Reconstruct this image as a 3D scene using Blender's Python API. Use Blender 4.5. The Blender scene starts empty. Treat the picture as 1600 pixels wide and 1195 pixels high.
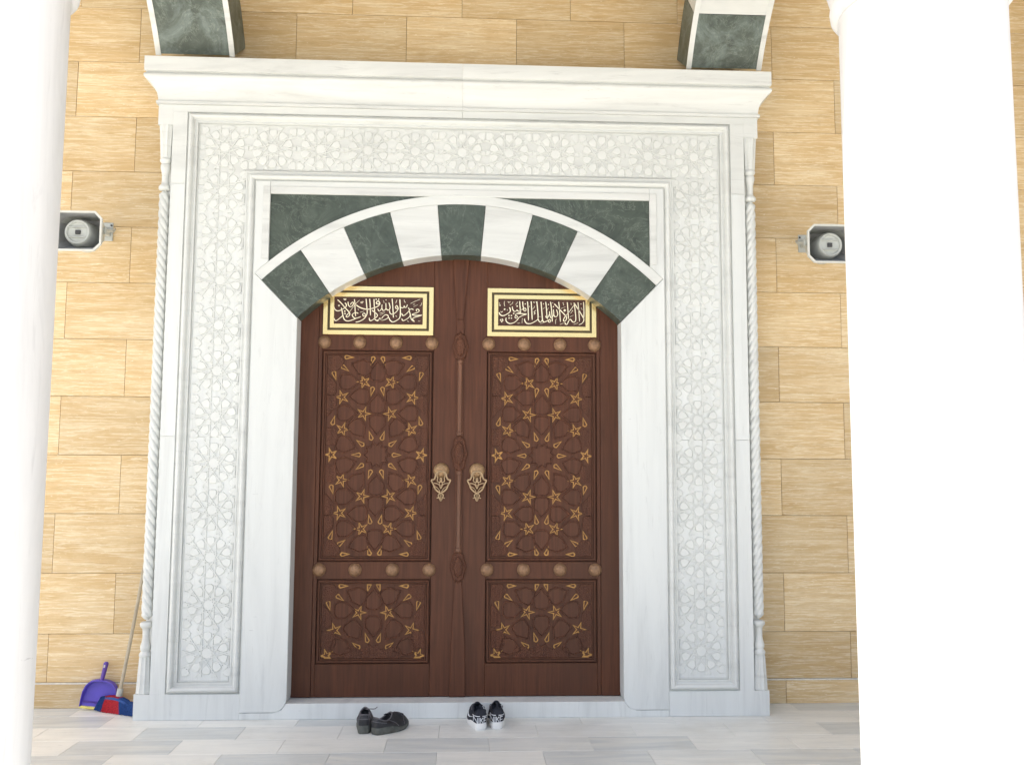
import bpy, bmesh, math, random
from mathutils import Vector, Matrix
R = math.radians
rnd = random.Random(7)
S = bpy.context.scene
C = S.collection

# ------------------------------------------------------------------ camera, sky, sun, exposure
cam = bpy.data.cameras.new('camera')
co = bpy.data.objects.new('camera', cam); C.objects.link(co); S.camera = co
cam.sensor_fit = 'HORIZONTAL'; cam.sensor_width = 36; cam.lens = 1460 / 1600 * 36
cam.clip_start = .05; cam.clip_end = 1000
r_ = Vector((0.99877651, -0.04922176, 0.00476509)); u_ = Vector((-0.0095544, -0.09752904, 0.99518682)); f_ = Vector((0.04852011, 0.99401474, 0.09788))
co.matrix_world = Matrix(((r_.x, u_.x, -f_.x, .0362), (r_.y, u_.y, -f_.y, -5.0309), (r_.z, u_.z, -f_.z, 1.2661), (0, 0, 0, 1)))

SUN_EL, SUN_H = 66, 214          # elevation; heading of the sun seen from the door, degrees from +x
W = bpy.data.worlds.new('World'); S.world = W; W.use_nodes = True
nt = W.node_tree
sky = nt.nodes.new('ShaderNodeTexSky'); sky.sky_type = 'NISHITA'; sky.sun_disc = False
sky.sun_elevation = R(SUN_EL); sky.sun_rotation = R(90 - SUN_H)
sky.dust_density = 4; sky.ozone_density = .5
bg = nt.nodes['Background']; bg.inputs['Strength'].default_value = .12
nt.links.new(sky.outputs[0], bg.inputs[0])
sl = bpy.data.lights.new('sun', 'SUN'); sl.energy = 3.8; sl.angle = R(.5); sl.color = (1, .96, .9)
so = bpy.data.objects.new('sun', sl); C.objects.link(so)
sd = Vector((math.cos(R(SUN_H)) * math.cos(R(SUN_EL)), math.sin(R(SUN_H)) * math.cos(R(SUN_EL)), math.sin(R(SUN_EL))))
so.rotation_euler = sd.to_track_quat('Z', 'Y').to_euler(); so.location = sd * 30
S.view_settings.view_transform = 'Standard'; S.view_settings.look = 'None'
S.view_settings.gamma = 1; S.view_settings.use_curve_mapping = False
S.view_settings.exposure = 1.40

# ------------------------------------------------------------------ materials
def newmat(name, rough=.5, metal=0., spec=.5):
    m = bpy.data.materials.new(name); m.use_nodes = True
    b = m.node_tree.nodes['Principled BSDF']
    b.inputs['Roughness'].default_value = rough; b.inputs['Metallic'].default_value = metal
    b.inputs['Specular IOR Level'].default_value = spec
    return m, m.node_tree, b
def N(t, typ, **kw):
    n = t.nodes.new(typ)
    for k, v in kw.items(): setattr(n, k, v)
    return n
def noise(t, vec, scale, detail=5, rough=.6, dist=0.):
    n = N(t, 'ShaderNodeTexNoise'); t.links.new(vec, n.inputs['Vector'])
    n.inputs['Scale'].default_value = scale; n.inputs['Detail'].default_value = detail
    n.inputs['Roughness'].default_value = rough; n.inputs['Distortion'].default_value = dist
    return n.outputs['Fac']
def ramp(t, fac, stops):
    n = N(t, 'ShaderNodeValToRGB'); t.links.new(fac, n.inputs[0]); cr = n.color_ramp
    while len(cr.elements) < len(stops): cr.elements.new(.5)
    for e, (p, c) in zip(cr.elements, stops):
        e.position = p; e.color = (*c, 1) if len(c) == 3 else c
    return n.outputs[0]
def g(v): return (v, v, v)
def mix(t, a, b, fac, mode='MIX'):
    n = N(t, 'ShaderNodeMix', data_type='RGBA', blend_type=mode)
    for sock, v in ((n.inputs[0], fac), (n.inputs[6], a), (n.inputs[7], b)):
        if hasattr(v, 'links'): t.links.new(v, sock)
        elif isinstance(v, (int, float)): sock.default_value = v
        else: sock.default_value = (*v, 1)
    return n.outputs[2]
def coords(t, scale=(1, 1, 1), rot=(0, 0, 0), rand=0.):
    gpos = N(t, 'ShaderNodeNewGeometry').outputs['Position']
    if rand:
        oi = N(t, 'ShaderNodeObjectInfo')
        mu = N(t, 'ShaderNodeVectorMath', operation='SCALE'); mu.inputs[0].default_value = (31.7, 17.3, 53.1)
        t.links.new(oi.outputs['Random'], mu.inputs['Scale'])
        ad = N(t, 'ShaderNodeVectorMath', operation='ADD'); t.links.new(gpos, ad.inputs[0]); t.links.new(mu.outputs[0], ad.inputs[1]); gpos = ad.outputs[0]
    mp = N(t, 'ShaderNodeMapping'); mp.inputs['Scale'].default_value = scale; mp.inputs['Rotation'].default_value = rot
    t.links.new(gpos, mp.inputs['Vector'])
    return mp.outputs[0]
def bump(t, b, h, strength=.3, dist=.002):
    n = N(t, 'ShaderNodeBump'); n.inputs['Strength'].default_value = strength; n.inputs['Distance'].default_value = dist
    t.links.new(h, n.inputs['Height']); t.links.new(n.outputs[0], b.inputs['Normal'])
def objrand(t, lo, hi):
    oi = N(t, 'ShaderNodeObjectInfo'); mr = N(t, 'ShaderNodeMapRange')
    t.links.new(oi.outputs['Random'], mr.inputs[0]); mr.inputs[3].default_value = lo; mr.inputs[4].default_value = hi
    return mr.outputs[0]
def scalecol(t, col, val):
    n = N(t, 'ShaderNodeVectorMath', operation='SCALE'); t.links.new(col, n.inputs[0])
    if hasattr(val, 'links'): t.links.new(val, n.inputs['Scale'])
    else: n.inputs['Scale'].default_value = val
    return n.outputs[0]

def mat_travertine():
    m, t, b = newmat('travertine', .55, 0, .25)
    v = coords(t, (.8, .8, 12), (0, R(1), 0), rand=1)
    n1 = noise(t, v, 1.5, 6, .6, .3)
    base = ramp(t, n1, [(.25, (.55, .375, .185)), (.42, (.60, .425, .215)), (.56, (.635, .46, .245)), (.74, (.69, .525, .305))])
    n4 = noise(t, coords(t, (1, 1, 2.6), rand=1), 2.6, 5, .65, .4)
    base = mix(t, base, (.76, .63, .41), ramp(t, n4, [(.45, g(0)), (.72, g(.6))]))
    n2 = noise(t, coords(t, (.75, .75, 15), (0, R(-.8), 0), rand=1), 2.2, 6, .66, .3)
    base = mix(t, base, (.86, .77, .57), ramp(t, n2, [(.45, g(0)), (.478, g(.5)), (.49, g(.4)), (.52, g(0)), (.595, g(0)), (.625, g(.6)), (.66, g(.2))]))
    n3 = noise(t, coords(t, (.8, .8, 16), rand=1), 2.4, 6, .66, .3)
    base = mix(t, base, (.42, .265, .115), ramp(t, n3, [(.43, g(0)), (.462, g(.3)), (.49, g(0)), (.58, g(0)), (.61, g(.38)), (.645, g(0))]))
    pit = noise(t, coords(t, (14, 14, 46), rand=1), 3.0, 4, .65)
    pm = ramp(t, pit, [(.64, g(0)), (.69, g(1))])
    base = mix(t, base, (.86, .78, .60), scalecol(t, pm, .6))
    b_ = scalecol(t, base, objrand(t, .88, 1.08))
    t.links.new(b_, b.inputs['Base Color'])
    bump(t, b, n2, .12, .001)
    return m
def mat_marble(name, lo=.62, hi=.80, tint=(1, 1, 1), rot=(0, 0, 0), scale=(.8, .8, 6), rough=.35, streak=.5, rand=1):
    m, t, b = newmat(name, rough, 0, .4)
    v = coords(t, scale, rot, rand=rand)
    n1 = noise(t, v, 1.5, 7, .62, .8)
    h = tuple(hi * c for c in tint); l = tuple(lo * c for c in tint)
    base = ramp(t, n1, [(.3, l), (.45, tuple((a + 2 * c) / 3 for a, c in zip(l, h))), (.6, h)])
    n2 = noise(t, v, 6, 4, .7, 1.2)
    base = mix(t, base, tuple(c * .55 for c in h), ramp(t, n2, [(.58, g(0)), (.7, g(streak))]))
    base = mix(t, base, tuple(c * .45 for c in h), ramp(t, noise(t, coords(t, (3, 3, 17)), 2.3, 4, .6), [(.715, g(0)), (.75, g(.45))]))
    t.links.new(scalecol(t, base, objrand(t, .97, 1.02)), b.inputs['Base Color'])
    bump(t, b, noise(t, coords(t, (1, 1, 1)), 160, 3), .12, .0006)
    return m
def mat_floor():
    m, t, b = newmat('floor_marble', .38, 0, .4)
    v = coords(t, (1.0, 7, 1), (0, 0, R(4)), rand=1)
    n1 = noise(t, v, 1.5, 7, .65, 1.1)
    lt = ramp(t, n1, [(.3, (.69, .715, .69)), (.48, (.78, .795, .76)), (.65, (.83, .84, .80))])
    dk = ramp(t, n1, [(.3, (.51, .55, .56)), (.5, (.61, .645, .64)), (.66, (.72, .735, .70))])
    sel = N(t, 'ShaderNodeMapRange'); oi = N(t, 'ShaderNodeObjectInfo'); t.links.new(oi.outputs['Random'], sel.inputs[0])
    sel.inputs[1].default_value = .52; sel.inputs[2].default_value = .74
    base = mix(t, lt, dk, sel.outputs[0])
    n2 = noise(t, v, 7, 4, .7, 2.)
    base = mix(t, base, (.33, .34, .34), ramp(t, n2, [(.60, g(0)), (.72, g(.4))]))
    dirt = noise(t, coords(t), 2.3, 5, .6)
    base = mix(t, base, (.50, .48, .42), ramp(t, dirt, [(.5, g(0)), (.75, g(.35))]))
    t.links.new(base, b.inputs['Base Color'])
    t.links.new(ramp(t, dirt, [(.3, g(.3)), (.7, g(.5))]), b.inputs['Roughness'])
    return m
def mat_green(name='green_marble', dust=.0):
    m, t, b = newmat(name, .42, 0, .45)
    v = coords(t, (1, 1, 1), rand=1)
    n1 = noise(t, v, 7, 7, .7, 1.6)
    base = ramp(t, n1, [(.3, (.040, .052, .043)), (.5, (.062, .080, .064)), (.7, (.088, .11, .090))])
    n2 = noise(t, v, 4.2, 6, .68, 3.2)
    vein = ramp(t, n2, [(.482, g(0)), (.497, g(.42)), (.501, g(.42)), (.516, g(0))])
    msk = ramp(t, noise(t, v, 5, 3), [(.48, g(0)), (.62, g(1))])
    base = mix(t, base, (.25, .29, .24), mix(t, vein, g(0), msk))
    if dust:
        base = mix(t, base, (.36, .44, .42), ramp(t, noise(t, v, 5, 6, .7, 1), [(.42, g(0)), (.78, g(dust))]))
    t.links.new(base, b.inputs['Base Color'])
    bump(t, b, n1, .12, .001)
    return m
def mat_wood(name, col, rough=.42, relief=0., spec=.3):
    m, t, b = newmat(name, rough, 0, spec)
    v = coords(t, (26, 26, 1.2), rand=1)
    n1 = noise(t, v, 2.2, 6, .65, .5)
    base = ramp(t, n1, [(.28, tuple(c * .6 for c in col)), (.52, col), (.75, tuple(c * 1.36 for c in col))])
    n0 = noise(t, coords(t, (1.5, 1.5, .5)), 1.7, 3)
    base = mix(t, base, tuple(c * f for c, f in zip(col, (.75, .85, .95))), ramp(t, n0, [(.4, g(0)), (.65, g(.6))]))
    t.links.new(base, b.inputs['Base Color'])
    if relief:
        # chiselled arabesque tooling
        w = N(t, 'ShaderNodeTexVoronoi', feature='DISTANCE_TO_EDGE'); w.inputs['Scale'].default_value = 85
        gx = coords(t, (1, 1, 1)); nn = N(t, 'ShaderNodeTexNoise'); nn.inputs['Scale'].default_value = 40; t.links.new(gx, nn.inputs['Vector'])
        mm = N(t, 'ShaderNodeVectorMath', operation='SCALE'); mm.inputs['Scale'].default_value = .02; t.links.new(nn.outputs['Color'], mm.inputs[0])
        aa = N(t, 'ShaderNodeVectorMath', operation='ADD'); t.links.new(gx, aa.inputs[0]); t.links.new(mm.outputs[0], aa.inputs[1])
        t.links.new(aa.outputs[0], w.inputs['Vector'])
        bump(t, b, w.outputs['Distance'], relief, .12)
    else:
        bump(t, b, n1, .1, .0008)
    return m
def mat_plain(name, col, rough=.5, metal=0., var=.15, scale=30, bmp=0., spec=.5):
    m, t, b = newmat(name, rough, metal, spec)
    n = noise(t, coords(t, rand=1), scale, 4)
    base = ramp(t, n, [(.3, tuple(c * (1 - var) for c in col)), (.7, tuple(min(1, c * (1 + var)) for c in col))])
    t.links.new(base, b.inputs['Base Color'])
    if bmp: bump(t, b, n, bmp, .002)
    return m

M = dict(
    trav=mat_travertine(),
    joint=mat_plain('joint_mortar', (.17, .105, .05), .9, var=.2),
    wjoint=mat_plain('white_joint', (.72, .68, .58), .8),
    marble=mat_marble('white_marble', .59, .70, (.975, 1, .965), (0, R(10), 0), (.7, .7, 5), .45, .22),
    marblev=mat_marble('streaked_marble', .52, .70, (.98, 1, .965), (0, R(-8), 0), (.6, .6, 6), .4, .3),
    carve=mat_marble('carved_marble', .66, .71, (.975, 1, .965), (0, 0, 0), (.8, .8, .8), .5, .08, 0),
    marblej=mat_marble('jamb_marble', .62, .73, (.97, 1, .975), (0, 0, 0), (7, 3, .55), .45, .2),
    column=mat_marble('column_marble', .60, .76, (1, 1, 1), (0, R(8), 0), (2.2, 2.2, .35), .4, .25),
    floor=mat_floor(),
    green=mat_green(), greend=mat_green('dusty_green_marble', .55),
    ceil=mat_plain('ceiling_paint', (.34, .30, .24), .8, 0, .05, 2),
    wood=mat_wood('mahogany', (.098, .037, .0195), .45, 0, .22),
    woodp=mat_wood('carved_mahogany', (.102, .039, .021), .5, .3, .22),
    woodd=mat_wood('dark_mahogany', (.045, .018, .012), .5),
    woodr=mat_wood('rod_wood', (.16, .075, .045), .4),
    gilt=mat_plain('gilding', (.40, .205, .052), .5, .15, .25, 60),
    gold=mat_plain('polished_brass', (1.0, .74, .34), .2, 1., .03, 8),
    letter=mat_plain('lettering_brass', (1.0, .88, .62), .35, .55, .03, 8),
    bronzed=mat_plain('dark_bronze', (.07, .052, .02), .45, .3),
    bosses=mat_plain('boss_bronze', (.36, .225, .115), .5, .4, .35, 90, .4),
    bronze=mat_plain('bronze', (.27, .155, .085), .5, .35, .3, 90, .3),
    bronzel=mat_plain('light_bronze', (.40, .285, .17), .45, .5, .2, 60),
    court=mat_plain('courtyard_paving', (.58, .555, .49), .75, 0, .12, .8),
    plaster=mat_plain('plaster', (.72, .68, .60), .8, 0, .05, 2),
    hornw=mat_plain('horn_plastic', (.47, .49, .46), .45, 0, .06, 20),
    hornd=mat_plain('horn_shaded_plastic', (.36, .37, .375), .5, 0, .12, 15),  # same plastic as the shell, shade inside the horn put into the grey
    hornk=mat_plain('horn_dark', (.05, .05, .05), .5),
    rim=mat_plain('horn_rim_plastic', (.62, .62, .57), .45, 0, .04),
    purple=mat_plain('purple_plastic', (.11, .075, .50), .35, 0, .08, 10),
    purpled=mat_plain('purple_handle_plastic', (.10, .045, .30), .35, 0, .08, 10),
    yellow=mat_plain('yellow_rubber', (.75, .66, .18), .6),
    stick=mat_plain('broom_stick_wood', (.43, .37, .27), .6, 0, .2, 14),
    ferrule=mat_plain('grey_plastic', (.48, .49, .45), .5),
    bred=mat_plain('red_bristle', (.56, .035, .05), .6, 0, .35, 160),
    bblue=mat_plain('blue_bristle', (.02, .075, .27), .6, 0, .4, 160),
    leather=mat_plain('worn_black_leather', (.022, .023, .027), .48, 0, .5, 45, .5),
    leatheri=mat_plain('shoe_lining', (.012, .012, .013), .9),
    trimg=mat_plain('grey_piping', (.13, .125, .135), .6),
    soleg=mat_plain('grey_worn_sole', (.10, .105, .092), .8, 0, .35, 30, .3),
    fabric=mat_plain('navy_black_mesh', (.014, .016, .025), .8, 0, .35, 200, .3),
    swhite=mat_plain('white_rubber', (.82, .82, .80), .5, 0, .04, 20),
    sprint=mat_plain('white_print', (.72, .75, .78), .6, 0, .06, 60),
)

# ------------------------------------------------------------------ helpers
def link(o): C.objects.link(o); return o
def thing(name, label, cat, loc=(0, 0, 0), rz=0., group=None):
    o = link(bpy.data.objects.new(name, None)); o.location = loc; o.rotation_euler = (0, 0, rz)
    o['label'] = label; o['category'] = cat; o['kind'] = 'thing'
    if group: o['group'] = group
    o.empty_display_size = .1
    return o
def tmesh(name, bm, mats, smooth=False):
    bmesh.ops.recalc_face_normals(bm, faces=bm.faces)
    me = bpy.data.meshes.new(name); bm.to_mesh(me); bm.free()
    for m in (mats if isinstance(mats, (list, tuple)) else [mats]): me.materials.append(m)
    if smooth:
        for p in me.polygons: p.use_smooth = True
        me.set_sharp_from_angle(angle=R(38))
    return me
def root_of(p):
    while p.parent: p = p.parent
    return p
def part(name, bm, mat, parent=None, smooth=False, label=None, local=False):
    """mesh given in world coordinates (or in the thing's own when local), linked under its parent"""
    if parent is not None and not local:
        o0 = root_of(parent).location
        for v in bm.verts: v.co -= o0
    o = link(bpy.data.objects.new(name, tmesh(name, bm, mat, smooth)))
    if parent is not None: o.parent = parent
    if label: o['label'] = label
    return o
def inst(name, me, parent, loc, rot=(0, 0, 0), scale=(1, 1, 1)):
    o = link(bpy.data.objects.new(name, me)); o.parent = parent
    o.location = Vector(loc) - root_of(parent).location; o.rotation_euler = rot; o.scale = scale
    return o
def box(bm, x0, x1, y0, y1, z0, z1, ch=0.):
    vs = [bm.verts.new((x, y, z)) for x in (x0, x1) for y in (y0, y1) for z in (z0, z1)]
    fs = [bm.faces.new([vs[i] for i in q]) for q in ((0, 1, 3, 2), (4, 6, 7, 5), (0, 4, 5, 1), (2, 3, 7, 6), (0, 2, 6, 4), (1, 5, 7, 3))]
    if ch:
        es = list({e for f in fs for e in f.edges})
        bmesh.ops.bevel(bm, geom=es, offset=ch, segments=1, affect='EDGES')
def slab(bm, pts, yb, yf, ch=0., depth=0., rim=0.):
    """plate cut to the outline pts (x,z): back at yb, front at yf (smaller y = nearer the viewer), optional chamfer and sunk centre"""
    if sum(a[0] * b[1] - b[0] * a[1] for a, b in zip(pts, pts[1:] + pts[:1])) < 0: pts = pts[::-1]
    rings = [(pts, yb)]
    if ch: rings += [(pts, yf + ch), (offset(pts, ch), yf)]
    else: rings += [(pts, yf)]
    if rim:
        rings += [(offset(pts, ch + rim), yf), (offset(pts, ch + rim + depth * .5), yf + depth)]
    L = [[bm.verts.new((x, y, z)) for x, z in ps] for ps, y in rings]
    n = len(pts)
    for a, b in zip(L, L[1:]):
        for i in range(n): bm.faces.new((a[i], a[(i + 1) % n], b[(i + 1) % n], b[i]))
    bm.faces.new(L[-1])
def offset(pts, d):
    n = len(pts); out = []
    for i in range(n):
        p0, p1, p2 = Vector(pts[i - 1]), Vector(pts[i]), Vector(pts[(i + 1) % n])
        a = (p1 - p0); b = (p2 - p1)
        if a.length < 1e-9 or b.length < 1e-9: out.append(tuple(p1)); continue
        a.normalize(); b.normalize()
        na = Vector((-a.y, a.x)); nb = Vector((-b.y, b.x)); k = 1 + na.dot(nb)
        m = (na + nb) / max(k, .25)
        out.append(tuple(p1 + m * d))
    return out
def loop_sweep(bm, pts, prof):
    """mitred moulding round a closed outline; prof = [(distance inwards, y)]"""
    L = [[bm.verts.new((x, y, z)) for x, z in offset(pts, d)] for d, y in prof]
    n = len(pts)
    for a, b in zip(L, L[1:]):
        for i in range(n): bm.faces.new((a[i], a[(i + 1) % n], b[(i + 1) % n], b[i]))
def clip(pts, x0, x1, z0, z1):
    for ax, lim, sgn in ((0, x0, 1), (0, x1, -1), (1, z0, 1), (1, z1, -1)):
        out = []
        for a, b in zip(pts, pts[1:] + pts[:1]):
            ia, ib = (a[ax] - lim) * sgn >= 0, (b[ax] - lim) * sgn >= 0
            if ia: out.append(a)
            if ia != ib:
                t = (lim - a[ax]) / (b[ax] - a[ax]); out.append((a[0] + (b[0] - a[0]) * t, a[1] + (b[1] - a[1]) * t))
        pts = out
        if len(pts) < 3: return []
    return pts
def lathe(bm, prof, cx, cy, cz=0, n=24, fn=None, axis='z'):
    L = []
    for r, h in prof:
        ring = []
        for i in range(n):
            a = 2 * math.pi * i / n; rr = r * (fn(a, h) if fn else 1)
            ring.append(bm.verts.new((cx + rr * math.cos(a), cy + rr * math.sin(a), cz + h) if axis == 'z' else (cx + rr * math.cos(a), cy - h, cz + rr * math.sin(a))))
        L.append(ring)
    for a, b in zip(L, L[1:]):
        for i in range(n): bm.faces.new((a[i], a[(i + 1) % n], b[(i + 1) % n], b[i]))
    if prof[0][0] > 1e-6: bm.faces.new(L[0])
    if prof[-1][0] > 1e-6: bm.faces.new(L[-1])
    bmesh.ops.remove_doubles(bm, verts=bm.verts, dist=1e-6)
def catmull(P, k=5):
    if len(P) < 3: return [Vector(p) for p in P]
    P = [Vector(p) for p in P]; out = []
    for i in range(len(P) - 1):
        p0 = P[max(i - 1, 0)]; p1 = P[i]; p2 = P[i + 1]; p3 = P[min(i + 2, len(P) - 1)]
        for j in range(k):
            t = j / k
            out.append(.5 * ((2 * p1) + (p2 - p0) * t + (2 * p0 - 5 * p1 + 4 * p2 - p3) * t * t + (3 * p1 - p0 - 3 * p2 + p3) * t ** 3))
    out.append(P[-1]); return out
def tube(bm, P, r, n=8, cap=True, taper=None):
    P = [Vector(p) for p in P]; L = []; up = None
    for i, p in enumerate(P):
        d = (P[min(i + 1, len(P) - 1)] - P[max(i - 1, 0)]).normalized()
        if up is None:
            up = Vector((0, 1, 0)) if abs(d.y) < .9 else Vector((1, 0, 0))
        a = d.cross(up).normalized(); up = a.cross(d).normalized()
        rr = r * (taper(i / (len(P) - 1)) if taper else 1)
        L.append([bm.verts.new(p + (a * math.cos(2 * math.pi * k / n) + up * math.sin(2 * math.pi * k / n)) * rr) for k in range(n)])
    for a, b in zip(L, L[1:]):
        for i in range(n): bm.faces.new((a[i], a[(i + 1) % n], b[(i + 1) % n], b[i]))
    if cap: bm.faces.new(L[0]); bm.faces.new(L[-1])
def BM(): return bmesh.new()
def arc(r, a0, a1, n, zc=1.2):
    """points on the arch circle, angle from the crown, degrees"""
    return [(r * math.sin(R(a0 + (a1 - a0) * i / n)), zc + r * math.cos(R(a0 + (a1 - a0) * i / n))) for i in range(n + 1)]

# ------------------------------------------------------------------ ground, floor
bm = BM(); box(bm, -150, 150, -200, 60, -.8, -.3)
o = part('courtyard_ground', bm, M['court']); o['kind'] = 'structure'
bm = BM(); box(bm, -9, 9, -2.75, .9, -.29, -.022); box(bm, -9, 9, -3.1, -2.752, -.29, -.16)
fl = part('floor', bm, M['plaster']); fl['kind'] = 'structure'
pl, pd = .485, .2315
row = 0
y1 = .1015
rows = [(.1025, .272)] + [(.1015 - pd * (k + 1), .1015 - pd * k) for k in range(12)]
for k, (ya, yb) in enumerate(rows):
    off = .402 if k % 2 == 0 else .158
    x = off - 9 * pl
    for j in range(17):
        xa, xb = x + j * pl, x + (j + 1) * pl
        bm = BM(); box(bm, xa + .0005, xb - .0005, ya + .0005, yb - .0005, -.02, rnd.uniform(-.0006, 0), .0012)
        part('paving_slab', bm, M['floor'], fl)

# ------------------------------------------------------------------ travertine wall
wl = thing('travertine_wall', 'honey coloured travertine clad wall behind the marble door portal', 'wall', (0, .3, 0))
bm = BM(); box(bm, -9, 9, .284, .7, -.2, 5.3)
part('wall_core', bm, M['joint'], wl)
zs = [.1355, .393, .719, 1.041, 1.363, 1.688, 2.01, 2.331, 2.654, 2.975, 3.297, 3.624, 3.951, 4.275, 4.6, 4.92, 5.25]
jA = [-3.803, -3.16, -2.517, -1.874, -1.62, -.978, -.337, .312, .953, 1.596, 1.843, 2.486, 3.129, 3.772]
jB = [-4.146, -3.503, -2.86, -2.217, -1.58, -.655, -.012, .632, 1.275, 1.58, 2.219, 2.862, 3.505, 4.148]
for i, (z0, z1) in enumerate(zip(zs, zs[1:])):
    J = jA if i % 2 == 1 else jB
    for a, b in zip(J, J[1:]):
        if a > -1.63 and b < 1.60 and z1 < 3.4: continue
        bm = BM(); e = rnd.uniform(-.0007, .0007)
        box(bm, a + .0011, b - .0011, .27 + e, .283, z0 + .0011, z1 - .0011, .0007)
        part('tile', bm, M['trav'], wl)
for a, b in zip(jA, jA[1:]):
    if a > -1.63 and b < 1.6: continue
    bm = BM(); box(bm, a + .001, b - .001, .269, .283, 0, .125, .001)
    part('skirting_tile', bm, M['trav'], wl)
for a, b in ((-4.1, -1.66), (1.66, 4.1)):
    bm = BM(); box(bm, a, b, .2695, .283, .126, .1343); part('skirting_joint', bm, M['wjoint'], wl)

# ------------------------------------------------------------------ marble portal
po = thing('marble_portal', 'carved white marble door portal with striped green and white arch', 'portal', (0, 0, 0))
G = .0009
def jamb(s, z0, z1, first):
    bm = BM()
    def b(x0, x1, *a): box(bm, min(s * x0, s * x1), max(s * x0, s * x1), *a)
    b(1.122, 1.58, .02, .268, z0 + G, z1 - G)
    b(1.5803, 1.645, .1, .268, z0 + G, z1 - G)
    if first:
        b(1.1223, 1.58, 0, .0198, G, .13); b(1.5803, 1.66, 0, .0998, G, .131)
        b(1.503, 1.58, 0, .0198, .1302, z1 - G)
    else:
        b(1.503, 1.58, 0, .0198, z0 + G, z1 - G)
    part('jamb_block', bm, M['marblej'], po)
for s in (-1, 1):
    jamb(s, 0, 1.458, True); jamb(s, 1.458, 2.83, False)
    bm = BM()
    def b(x0, x1, *a): box(bm, min(s * x0, s * x1), max(s * x0, s * x1), *a)
    b(G, 1.58, .02, .268, 2.83 + G, 3.2715)
    b(1.5803, 1.645, .1, .268, 2.83 + G, 3.2715)
    b(1.5803, 1.66, 0, .0998, 3.157, 3.2715)
    b(1.503, 1.58, 0, .0198, 2.83 + G, 3.2328); b(G, 1.58, 0, .0198, 3.2332, 3.2715)
    part('lintel_block', bm, M['marble'], po)
# inverted U moulding round the carved band
U = [(1.503, .13), (1.503, 3.233), (-1.503, 3.233), (-1.503, .13), (-1.122, .13), (-1.122, 2.854), (1.122, 2.854), (1.122, .13)]
bm = BM(); loop_sweep(bm, U, [(0, .002), (.002, .010), (.006, .010), (.010, -.004), (.017, -.013), (.024, -.015), (.031, -.011), (.036, 0), (.039, .010), (.046, .010), (.05, .006), (.056, .006), (.059, .0195)])
part('band_moulding', bm, M['marble'], po)
bm = BM(); loop_sweep(bm, U, [(.0625, .0202), (.0630, .0145), (.0655, .0145), (.066, .0202)])
part('band_fillet', bm, M['marble'], po)
# door surround, threshold
def surround(s):
    P = [(1.1215, .036), (1.1215, 2.8535), (1.041, 2.8535), (1.041, 2.4055)] + arc(1.5935, 40.85, 44.25, 3) + [(1.075, 2.3035), (.8785, 2.1)]
    P += [(.88, .13)] + [(.88 + .07 * (1 - math.cos(R(a))), .106 - .07 * math.sin(R(a))) for a in (0, 18, 36, 54, 72, 90)]
    bm = BM(); slab(bm, [(s * x, z) for x, z in P], .122, -.004, .003); part('door_surround', bm, M['marblej'], po)
for s in (-1, 1): surround(s)
bm = BM(); slab(bm, [(-1.1215, 0), (1.1215, 0), (1.1215, .034), (.95, .034), (.905, .05), (.884, .08), (-.884, .08), (-.905, .05), (-.95, .034), (-1.1215, .034)], .28, -.001, .002)
part('threshold', bm, M['marblej'], po)
bm = BM(); box(bm, -1.0405, 1.0405, -.004, .11, 2.7825, 2.8535, .002); part('surround_head', bm, M['marble'], po)
bm = BM()
for s in (-1, 1):
    box(bm, min(s * 1.0415, s * 1.079), max(s * 1.0415, s * 1.079), -.0095, -.0042, 2.42, 2.822, .0015)
box(bm, -1.0405, 1.0405, -.0095, -.0042, 2.783, 2.822, .0015)
part('spandrel_frame', bm, M['marblev'], po)
# voussoirs, arch band, spandrels
st = 88.4 / 9
for k in range(9):
    a0 = -44.2 + st * k; a1 = a0 + st; d = .035
    P = arc(1.258, a0 + d, a1 - d, 6) + arc(1.5405, a1 - d, a0 + d, 6)
    bm = BM(); slab(bm, P, .116, -.006, .0012)
    part('voussoir', bm, M['green'] if k % 2 == 0 else M['marblev'], po, label='green marble voussoir' if k % 2 == 0 else 'white marble voussoir')
bm = BM(); slab(bm, arc(1.5415, -44.2, 44.2, 48) + arc(1.5925, 44.2, -44.2, 48), .11, -.0068, .0012)
part('arch_band', bm, M['marble'], po)
for s in (-1, 1):
    P = [(s * .179, 2.7818), (s * 1.0405, 2.7818), (s * 1.0405, 2.4065)] + [(s * x, z) for x, z in arc(1.593, 40.7, 6.45, 24)]
    bm = BM(); slab(bm, P, .1, .003); part('spandrel_panel', bm, M['green'], po)
# cornice, two halves with mitred returns
CP = [(0, 3.2725), (.012, 3.2735), (.013, 3.288), (.004, 3.294), (.005, 3.309), (.009, 3.33), (.018, 3.352), (.031, 3.372), (.047, 3.388), (.060, 3.396), (.066, 3.404), (.0675, 3.413), (.064, 3.422), (.056, 3.427), (.053, 3.433), (.064, 3.438), (.0655, 3.4425), (.0655, 3.517)]
for s in (-1, 1):
    bm = BM(); L = []
    for d, z in CP: L.append([bm.verts.new((s * .0005, -d, z)), bm.verts.new((s * (1.66 + d), -d, z)), bm.verts.new((s * (1.66 + d), .268, z))])
    for a, b in zip(L, L[1:]):
        for i in range(2): bm.faces.new((a[i], a[i + 1], b[i + 1], b[i]))
    q = bm.verts.new((s * .0005, .268, 3.517)); bm.faces.new((L[-1][0], L[-1][1], L[-1][2], q))
    q2 = bm.verts.new((s * .0005, .268, 3.2725)); bm.faces.new((L[0][0], L[0][1], L[0][2], q2))
    bm.faces.new([l[0] for l in L] + [q, q2])
    part('cornice', bm, M['marblev'], po, smooth=True)
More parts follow.
